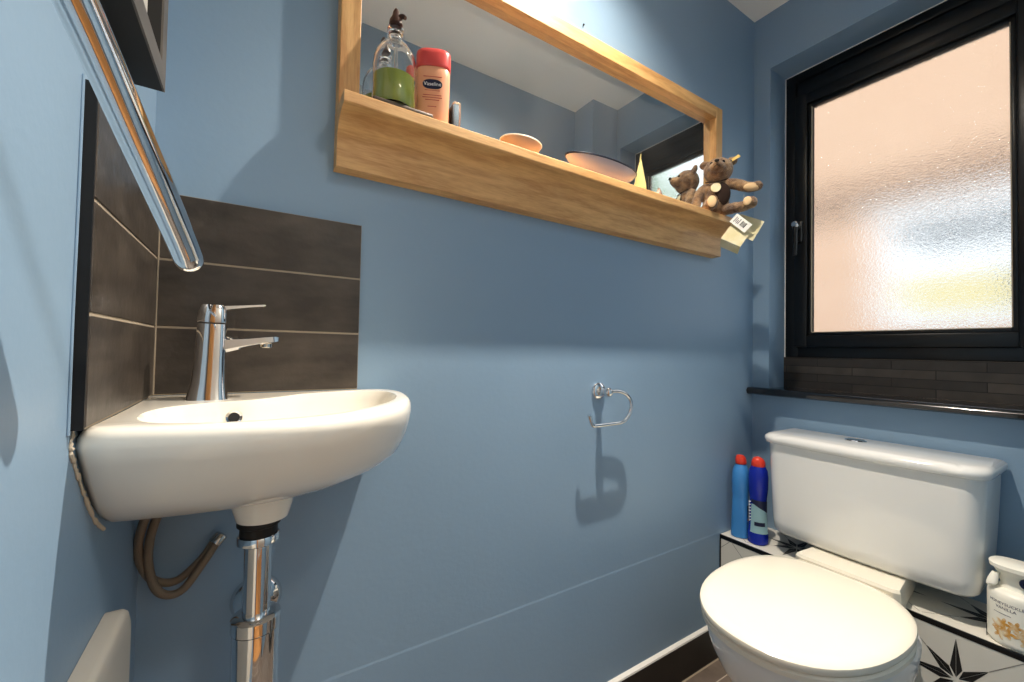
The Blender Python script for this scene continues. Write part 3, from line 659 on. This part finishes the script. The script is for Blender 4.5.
# hanging card tag: an open booklet and a small printed ticket on a thread
ht = thing('hanging_tag', 'cream card tag hanging by a thread below the teddy bear', 'tag', bw(.07, -.05))
q = BM(); slab(q, [bw(.066, -.004, .020), bw(.126, -.034, .022), bw(.096, -.090, .034), bw(.036, -.058, .034)], FO*.0008); obj('back_leaf', q, m_cream_card, ht)
q = BM(); slab(q, [bw(.046, -.030, .036), bw(.086, -.072, .040), bw(.064, -.108, .052), bw(.014, -.078, .050)], FO*.0008); obj('front_leaf', q, m_cream_card, ht)
q = BM(); slab(q, [bw(.014, -.0785, .049), bw(.064, -.1085, .051), bw(.058, -.124, .030), bw(.012, -.097, .028)], FO*.0008); obj('bottom_leaf', q, m_cream_card, ht)
tA, tB, tD = bw(.036, -.030, .046), bw(.056, -.008, .044), bw(.074, -.068, .048)
ex, ey = (tD - tA), (tB - tA)
q = BM(); slab(q, [tA, tD, tD+ey, tB], FO*.0007); tk = obj('ticket', q, m_card_white, ht)
q = BM(); fx = FO*.0009
def tkp(s, v): return tA + ex*s + ey*v + fx
s_ = .52
while s_ < .80:
    ww = random.choice((.02, .035, .05)); slab(q, [tkp(s_, .28), tkp(s_+ww, .28), tkp(s_+ww, .78), tkp(s_, .78)], FO*.0003); s_ += ww+.03
obj('barcode', q, m_blackmatt, tk)
for s_, v0, v1 in ((.14, .2, .8), (.22, .3, .75), (.30, .2, .6), (.38, .25, .8)):
    q = BM(); slab(q, [tkp(s_, v0), tkp(s_+.03, v0), tkp(s_+.03, v1), tkp(s_, v1)], FO*.0003); obj('print_line', q, m_grey_print, tk, smooth=False)
q = BM(); tube(q, [bw(.074, .052, .022), bw(.073, .022, .036), bw(.070, .006, .040), bw(.060, -.014, .045)], .0006, 6); obj('thread', q, m_pvc, ht)

# ------------------------------------------------------------------ toilet roll ring
rh = thing('toilet_roll_holder', 'empty chrome hook shaped toilet roll holder on the blue wall', 'toilet roll holder', (.883, 0, .877))
obj('wall_plate', lathe(BM(), [(.0225, .0), (.0225, .004), (.020, .007), (.013, .009), (.0105, .013), (.0075, .018), (.007, .027)], (.883, -.0003, .8775), (0, -1, 0), 36), m_chrome, rh)
b = BM(); ball(b, (.883, -.036, .8775), .0125, 20); lathe(b, [(.008, 0), (.009, .003), (.008, .006)], (.883, -.027, .8775), (0, 1, 0), 20)
obj('finial', b, m_chrome, rh)
arc = [(.889, -.036, .8785), (.918, -.0365, .8785), (.945, -.037, .870), (.963, -.037, .853), (.965, -.037, .832), (.952, -.037, .810), (.931, -.037, .7985), (.890, -.037, .797), (.842, -.037, .7965), (.832, -.037, .798), (.826, -.037, .806), (.820, -.037, .820), (.818, -.037, .824)]
obj('ring', tube(BM(), arc, .0050, 14), m_chrome, rh)

# ------------------------------------------------------------------ tiled ledge behind the toilet
LXF, LZ = 1.434, .390
lg = thing('tiled_ledge', 'low boxed ledge tiled with black eight pointed stars behind the toilet', 'ledge', (1.53, -.34, 0))
def star(bm, ctr, U, W, N, R1, R2, ri, clip=None):
    """eight point star in two-tone halves split by pale lines, lying .3 mm proud"""
    ctr, U, W, N = Vector(ctr), Vector(U), Vector(W), Vector(N)
    def pt(a, r): return ctr + (U*cos(a) + W*sin(a))*r
    for k in range(8):
        a = pi/4*k; R_ = R1 if k % 2 == 0 else R2
        for s in (-1, 1):
            tri = [pt(a, .004), pt(a, R_), pt(a+s*pi/8, ri)]
            tri2 = [t_ + N*.0003 for t_ in tri]
            c3 = sum(tri2, Vector())/3; tri2 = [c3 + (p-c3)*.93 for p in tri2]
            if clip: tri2 = clip_poly(tri2, clip)
            if len(tri2) < 3: continue
            if (tri2[1]-tri2[0]).cross(tri2[2]-tri2[0]).dot(N) < 0: tri2.reverse()
            quad(bm, tri2, 1)
        if k % 2:
            a0, a1 = pt(a, R_*.97), pt(a, .139); sd_ = (U*-sin(a) + W*cos(a))*.0008
            ln = [p + N*.0003 for p in (a0+sd_, a0-sd_, a1-sd_, a1+sd_)]
            if clip: ln = clip_poly(ln, clip)
            if len(ln) >= 3: quad(bm, ln, 2)
def clip_poly(P, planes):
    for p0, n0 in planes:
        out = []
        for i, a in enumerate(P):
            c = P[(i+1) % len(P)]; da, dc = (a-p0).dot(n0), (c-p0).dot(n0)
            if da >= 0: out.append(a)
            if (da >= 0) != (dc >= 0): out.append(a + (c-a)*(da/(da-dc)))
        P = out
        if len(P) < 3: return []
    return P
YL0 = -.688
b = BM(); box(b, (LXF, YL0, 0), (LXF+.008, -.0017, LZ-.012))
clipf = [(Vector((0, YL0, 0)), Vector((0, 1, 0))), (Vector((0, -.0017, 0)), Vector((0, -1, 0))), (Vector((0, 0, .001)), Vector((0, 0, 1))), (Vector((0, 0, LZ-.013)), Vector((0, 0, -1)))]
for cy_ in (-.538-.2, -.538, -.338, -.138, .062):
    for cz_ in (.281, .081): star(b, (LXF, cy_, cz_), (0, -1, 0), (0, 0, 1), (-1, 0, 0), .092, .070, .026, clipf)
g = BM()
fr = obj('front_tiles', b, [m_tilewhite, m_tileblack, m_tilegrey], lg, smooth=False)
b = BM(); box(b, (LXF+.002, YL0, LZ-.008), (XW-.0005, -.0017, LZ))
clipt = [(Vector((LXF+.004, 0, 0)), Vector((1, 0, 0))), (Vector((XW-.001, 0, 0)), Vector((-1, 0, 0))), clipf[0], clipf[1]]
for cy_ in (-.578-.2, -.578, -.378, -.178, .022):
    star(b, (LXF+.115, cy_, LZ), (0, -1, 0), (1, 0, 0), (0, 0, 1), .092, .070, .026, clipt)
obj('top_tiles', b, [m_tilewhite, m_tileblack, m_tilegrey], lg, smooth=False)
b = bx((LXF-.001, YL0, LZ-.012), (LXF+.004, -.0017, LZ+.0006), .001); 
obj('edge_trim', b, m_trim, lg, label='black edge trim')
obj('side_trim', bx((LXF-.001, -.006, 0), (LXF+.004, -.0017, LZ-.012)), m_trim, lg)
obj('carcass', bx((LXF+.008, YL0+.001, 0), (XW-.0005, -.003, LZ-.0085)), m_tilewhite, lg, smooth=False)

# ------------------------------------------------------------------ toilet
TY = -.3525
wc = thing('toilet', 'white close coupled toilet with its lid closed under the window', 'toilet', (1.2, TY, 0))
def egg(z, x_back, x_front, hw, hwb, n=72, e=2.25, cyo=0):
    """lid outline: rounded front towards -x, narrower rounded back"""
    xc = x_front + (x_back-x_front)*.60; out = []
    for k in range(n):
        a = 2*pi*k/n; ca, sa = cos(a), sin(a)
        if ca <= 0:
            q = (abs(ca)**e + abs(sa)**e)**(-1/e); out.append(Vector((xc + ca*q*(xc-x_front), TY+cyo+sa*q*hw, z)))
        else:
            q = (abs(ca)**3.6 + abs(sa)**3.6)**(-1/3.6); u_ = ca*q
            h = hw + (hwb-hw)*u_**1.6; out.append(Vector((xc + u_*(x_back-xc), TY+cyo+sa*q*h, z)))
    return out
xb, xf = 1.366, .915
z0 = .4205
obj('lid', loft(BM(), [egg(z0+.004, xb, xf+.006, .171, 0.138), egg(z0+.0055, xb+.001, xf+.002, .175, 0.141), egg(z0+.010, xb+.001, xf, .177, 0.142), egg(z0+.018, xb, xf+.002, .1755, 0.140), egg(z0+.0225, xb-.004, xf+.009, .169, 0.135), egg(z0+.0242, xb-.015, xf+.03, .155, 0.118), egg(z0+.0255, xb-.08, xf+.12, .085, .06), egg(z0+.026, xb-.16, xf+.19, .03, .02)]), m_seat, wc)
obj('seat', loft(BM(), [egg(z0-.0135, xb, xf+.010, .172, .126), egg(z0-.012, xb, xf+.006, .176, .129), egg(z0-.002, xb, xf+.005, .177, .130), egg(z0+.002, xb, xf+.009, .174, .127), egg(z0+.003, xb-.02, xf+.03, .15, .105)]), m_seat, wc)
pan = []
for z, xbk, xfr, hw, hwb in ((.0, 1.40, 1.085, .105, .10), (.03, 1.40, 1.085, .103, .10), (.10, 1.40, 1.080, .102, .10), (.18, 1.405, 1.055, .112, .104), (.25, 1.41, 1.010, .137, .112), (.31, 1.415, .965, .158, .120), (.355, 1.42, .940, .169, .126), (.388, 1.425, .930, .173, .128), (.402, 1.372, .932, .171, .126), (.4055, 1.366, .938, .165, .12)):
    pan.append(egg(z, xbk, xfr, hw, hwb))
obj('pan', loft(BM(), pan), m_ceramic2, wc)
def deck(z, x0, x1, hw): return [Vector((x, TY-.003+y, z)) for x, y in ((x0, -hw+.012), (x0+.008, -hw), (x1, -hw*.8), (x1, hw*.8), (x0+.008, hw), (x0, hw-.012))]
obj('deck', loft(BM(), [deck(.393, 1.375, 1.575, .106), deck(.425, 1.372, 1.575, .107), deck(.442, 1.370, 1.575, .107), deck(.4488, 1.374, 1.575, .104)]), m_seat, wc, angle=30)
b = BM(); 
obj('hinge_bar', tube(b, [(1.3655, TY-.10, .4225), (1.3655, TY+.10, .4225)], .0075, 14, 2), m_seat, wc)
# cistern
CYc = -.3560
def cis(z, x0, x1, hw, r=.03, bow=.010, n=12):
    """rounded plan with a gently bowed front (towards -x)"""
    P = []
    def corner(cx, cy, a0):
        for k in range(7):
            a = a0 + pi/2*k/6; P.append((cx + r*cos(a), cy + r*sin(a)))
    for k in range(n+1):
        y = hw - r - (2*hw-2*r)*k/n; t = y/(hw-r); P.append((x0 - bow*(1-t*t), CYc + y))
    corner(x0+r, CYc-hw+r, pi); corner(x1-r*.5, CYc-hw+r, -pi/2) if False else None
    P2 = P + [(x1, CYc-hw), (x1, CYc+hw)]
    # left front corner
    for k in range(7):
        a = pi/2 + pi/2*k/6; P2.append((x0+r + r*cos(a), CYc+hw-r + r*sin(a)))
    return [Vector((x, y, z)) for x, y in P2]
obj('cistern', loft(BM(), [cis(.4495, 1.475, 1.60, .190, .03), cis(.452, 1.462, 1.605, .201, .035), cis(.462, 1.452, 1.610, .209, .038), cis(.49, 1.450, 1.612, .213, .038), cis(.60, 1.448, 1.615, .2185, .038), cis(.7155, 1.447, 1.618, .223, .038)]), m_ceramic2, wc, angle=45)
ci = obj('cistern_lid', loft(BM(), [cis(.716, 1.444, 1.620, .225, .04), cis(.7185, 1.437, 1.621, .230, .042), cis(.727, 1.434, 1.622, .2325, .042), cis(.736, 1.436, 1.622, .2315, .042), cis(.742, 1.444, 1.620, .225, .042), cis(.7445, 1.456, 1.612, .214, .038)]), m_ceramic2, wc, angle=60)
b = lathe(BM(), [(.0245, .7445), (.0245, .7475), (.0215, .749), (.020, .7475)], (1.545, -.325, 0), n=36)
fb = obj('flush_button', b, m_chrome, ci, label='chrome round flush button')
q = BM(); lathe(q, [(.0195, .7465), (.0195, .7485), (.017, .7495), (.001, .7497)], (1.545, -.325, 0), n=32); obj('push_plate', q, m_chrome_b, fb)

# ------------------------------------------------------------------ bottles on the ledge
def elring(c, z, a, bq, e=2.3, dx=0, dy=0, n=36, rot=0):
    out = []
    for k in range(n):
        t = 2*pi*k/n; q = (abs(cos(t))**e + abs(sin(t))**e)**(-1/e); x, y = cos(t)*q*a, sin(t)*q*bq
        out.append(Vector((c[0]+dx + x*cos(rot) - y*sin(rot), c[1]+dy + x*sin(rot) + y*cos(rot), z)))
    return out
c1 = (1.490, -.0385); Z0 = LZ+.0008
tb = thing('toilet_cleaner_bottle', 'light blue toilet cleaner bottle with red cap against the blue wall', 'cleaner bottle', (*c1, LZ), 'cleaner bottles on the ledge')
rt = .35
obj('body', loft(BM(), [elring(c1, Z0+h, a, d, e, 0, 0, 36, rt) for h, a, d, e in ((0, .032, .024, 3), (.003, .0345, .0265, 3.4), (.06, .0325, .0255, 3.4), (.118, .029, .024, 3.2), (.128, .0285, .0235, 2.8), (.136, .030, .025, 2.4), (.175, .0315, .0265, 2.3), (.205, .029, .0250, 2.2), (.222, .021, .0195, 2.1), (.230, .0155, .0150, 2), (.233, .014, .014, 2))]), m_lblue, tb)
obj('cap', loft(BM(), [elring(c1, Z0+h, a, a*.95, 2.2, dx, 0, 30, rt) for h, a, dx in ((.2305, .0165, 0), (.232, .0175, 0), (.244, .0170, -.001), (.252, .0150, -.003), (.258, .0110, -.005), (.260, .004, -.005))]), m_cap_red, tb)
nl = Vector((-.55, -.835, 0)).normalized(); sl_ = Vector((.835, -.55, 0)).normalized()
cc = Vector((c1[0], c1[1], Z0))
def fitlabel(c, z0_, z1_, half, rad, n_, s_, m_, par, name, lab=None):
    """a label patch wrapped on the side of a bottle"""
    q = BM(); rows = []
    for zz in (z0_, z1_):
        rows.append([Vector(c) + UP*zz + (n_*cos(a) + s_*sin(a))*rad for a in [half*(-1+2*k/12) for k in range(13)]])
    loft(q, rows, False, False, closed=False)
    return obj(name, q, m_, par, label=lab)
def ringpatch(rows, k0, k1, m_, par, name):
    q = BM(); loft(q, [elring(c1, Z0+h, a*1.02, d*1.02, 3.4, 0, 0, 72, rt)[k0:k1] for h, a, d in rows], False, False, closed=False); return obj(name, q, m_, par)
ringpatch(((.066, .0324, .0254), (.086, .0312, .0249), (.104, .0300, .0244)), 46, 55, m_navy, tb, 'label_badge')
ringpatch(((.056, .0328, .0256), (.0645, .0324, .0254)), 46, 56, m_redlab, tb, 'label_stripe')
ringpatch(((.012, .0343, .0264), (.054, .0328, .0256)), 45, 57, mat('mid blue label', '2a63a8', .4), tb, 'label_base')

c2 = (1.484, -.0965)
td = thing('toilet_cleaner_bottle', 'dark blue toilet cleaner bottle with red cap next to the cistern', 'cleaner bottle', (*c2, LZ), 'cleaner bottles on the ledge')
obj('body', loft(BM(), [elring(c2, Z0+h, a, a*.93, 2.1) for h, a in ((0, .027), (.003, .030), (.033, .030), (.040, .0275), (.090, .0255), (.128, .0240), (.145, .0255), (.170, .0285), (.205, .029), (.225, .0265), (.236, .021), (.240, .0185))]), m_dblue, td)
obj('cap', loft(BM(), [elring(c2, Z0+h, a, a*.95, 2.1, dx) for h, a, dx in ((.2375, .0195, 0), (.239, .0205, 0), (.250, .0195, 0), (.258, .0165, -.002), (.264, .011, -.003), (.267, .004, -.003))]), m_cap_red, td)
cc2 = Vector((c2[0], c2[1], Z0)); n2 = Vector((-.80, -.60, 0)); s2 = Vector((.60, -.80, 0))
q = BM(); loft(q, [[cc2 + UP*h + (n2*cos(a) + s2*sin(a))*r_ for a in [1.0*(-1+2*k/14) for k in range(15)]] for h, r_ in ((.036, .0300), (.041, .0282), (.09, .0262), (.122, .0248))], False, False, closed=False)
lb_ = obj('label', q, m_silverlab, td, label='pale teal label')
fitlabel(cc2, .058, .070, .55, .0279, n2, s2, m_navy, td, 'label_band')
q = BM(); loft(q, [[cc2 + UP*(h0 + dh*(k/14)) + (n2*cos(a) + s2*sin(a))*.0258 for k, a in enumerate([1.0*(-1+2*k/14) for k in range(15)])] for h0, dh in ((.128, -.030), (.137, -.003))], False, False, closed=False)
obj('label_swoosh', q, m_navy, td)
# tall white lettering running up the left of the dark bottle (unreadable strokes in the photo)
q = BM()
for k in range(7):
    zz = .066 + k*.0095
    for a in (-1.32,):
        p0 = cc2 + UP*zz + (n2*cos(a) + s2*sin(a))*.0268; p1 = cc2 + UP*(zz+.0055) + (n2*cos(a+.28) + s2*sin(a+.28))*.0268
        tube(q, [p0, (p0+p1)/2 + (n2*cos(a) + s2*sin(a))*.0008, p1], .0014, 6, 3)
        tube(q, [p0, p0 + UP*.006], .0011, 6, 2)
obj('white_print', q, m_white_print, td)

# ------------------------------------------------------------------ air freshener
c3 = (1.4815, -.6215)
af = thing('air_freshener', 'white air freshener spray with an amber flower picture right of the cistern', 'air freshener', (*c3, LZ))
LR = .0450
obj('body', lathe(BM(), [(.001, 0), (.042, 0), (.0450, .004), (LR, .010), (LR, .094), (.0440, .102), (.0395, .108), (.030, .1105), (.022, .111)], (*c3, Z0), n=48), m_white_plastic, af)
q = BM(); 
def hd_ring(z, x0, x1, hw, n=32):
    return [Vector(((x0+x1)/2 + c3[0] + cos(2*pi*k/n)*(x1-x0)/2*(abs(cos(2*pi*k/n))+1e-6)**-.25*1.0, c3[1] + sin(2*pi*k/n)*hw*(abs(sin(2*pi*k/n))+1e-6)**-.25, Z0+z)) for k in range(n)]
loft(q, [hd_ring(.109, -.024, .030, .028), hd_ring(.118, -.020, .028, .026), hd_ring(.138, -.022, .030, .031), hd_ring(.150, -.030, .034, .037), hd_ring(.1515, -.033, .035, .041), hd_ring(.159, -.033, .035, .042), hd_ring(.1615, -.028, .032, .038)])
obj('spray_head', q, m_white_plastic, af)
q = BM(); loft(q, [[Vector((c3[0]-.018+dx, c3[1]+.033+dy, Z0+z)) + Vector((cos(t)*ra, sin(t)*rb, 0)) for t in (2*pi*k/18 for k in range(18))] for z, ra, rb, dx, dy in ((.112, .006, .006, -.006, .004), (.117, .009, .008, -.005, .002), (.127, .0075, .0075, -.002, 0), (.138, .005, .006, .002, -.003))])
obj('trigger', q, m_white_plastic, af)
obj('nozzle', lathe(BM(), [(.010, 0), (.010, .004), (.006, .0045), (.005, .001)], (c3[0]-.024, c3[1]-.012, Z0+.133), (-1, -.25, 0), 24), m_navy, af, label='dark nozzle hole')
n3 = Vector((-.97, -.24, 0)).normalized(); s3 = Vector((.24, -.97, 0)).normalized(); cc3 = Vector((*c3, Z0))
q = BM()
rnd = random.Random(8)
def petal(am, zm, ra, rb, tilt):
    pts_ = []
    for k in range(12):
        t_ = 2*pi*k/12; u_, v_ = cos(t_)*ra, sin(t_)*rb; u2, v2 = u_*cos(tilt)-v_*sin(tilt), u_*sin(tilt)+v_*cos(tilt)
        a = am + u2/LR; pts_.append(cc3 + UP*(zm+v2) + (n3*cos(a) + s3*sin(a))*(LR+.0004+.00004*rnd.random()))
    quad(q, pts_)
for am, zm in ((-.1, .033), (.35, .040), (-.5, .030), (-.25, .047), (.65, .028), (-.85, .038), (-.65, .046), (.1, .022), (-.75, .024)):
    for k in range(5): petal(am+cos(k*1.26)*.13, zm+sin(k*1.26)*.006, .0065, .003, k*1.26)
obj('flower_picture', q, m_flower, af, label='amber flower picture')
axp = cc3
def on3(a, z): return cc3 + UP*z + (n3*cos(a)+s3*sin(a))*LR
text('lettering', 'HONEYSUCKLE', .0078, on3(-.58, .0855), s3*cos(-.58)-n3*sin(-.58), UP, m_grey_print, af, .0003, 1.0, bend=(axp, LR))
text('lettering', 'VANILLA', .0078, on3(-.56, .0765), s3*cos(-.56)-n3*sin(-.56), UP, m_grey_print, af, .0003, 1.0, bend=(axp, LR))
q = BM(); loft(q, [[cc3 + UP*h + (n3*cos(a) + s3*sin(a))*(LR+.0004) for a in [-.98+.6*k/10 for k in range(11)]] for h in (.0645, .0655)], False, False, closed=False)
obj('label_line', q, m_grey_print, af)
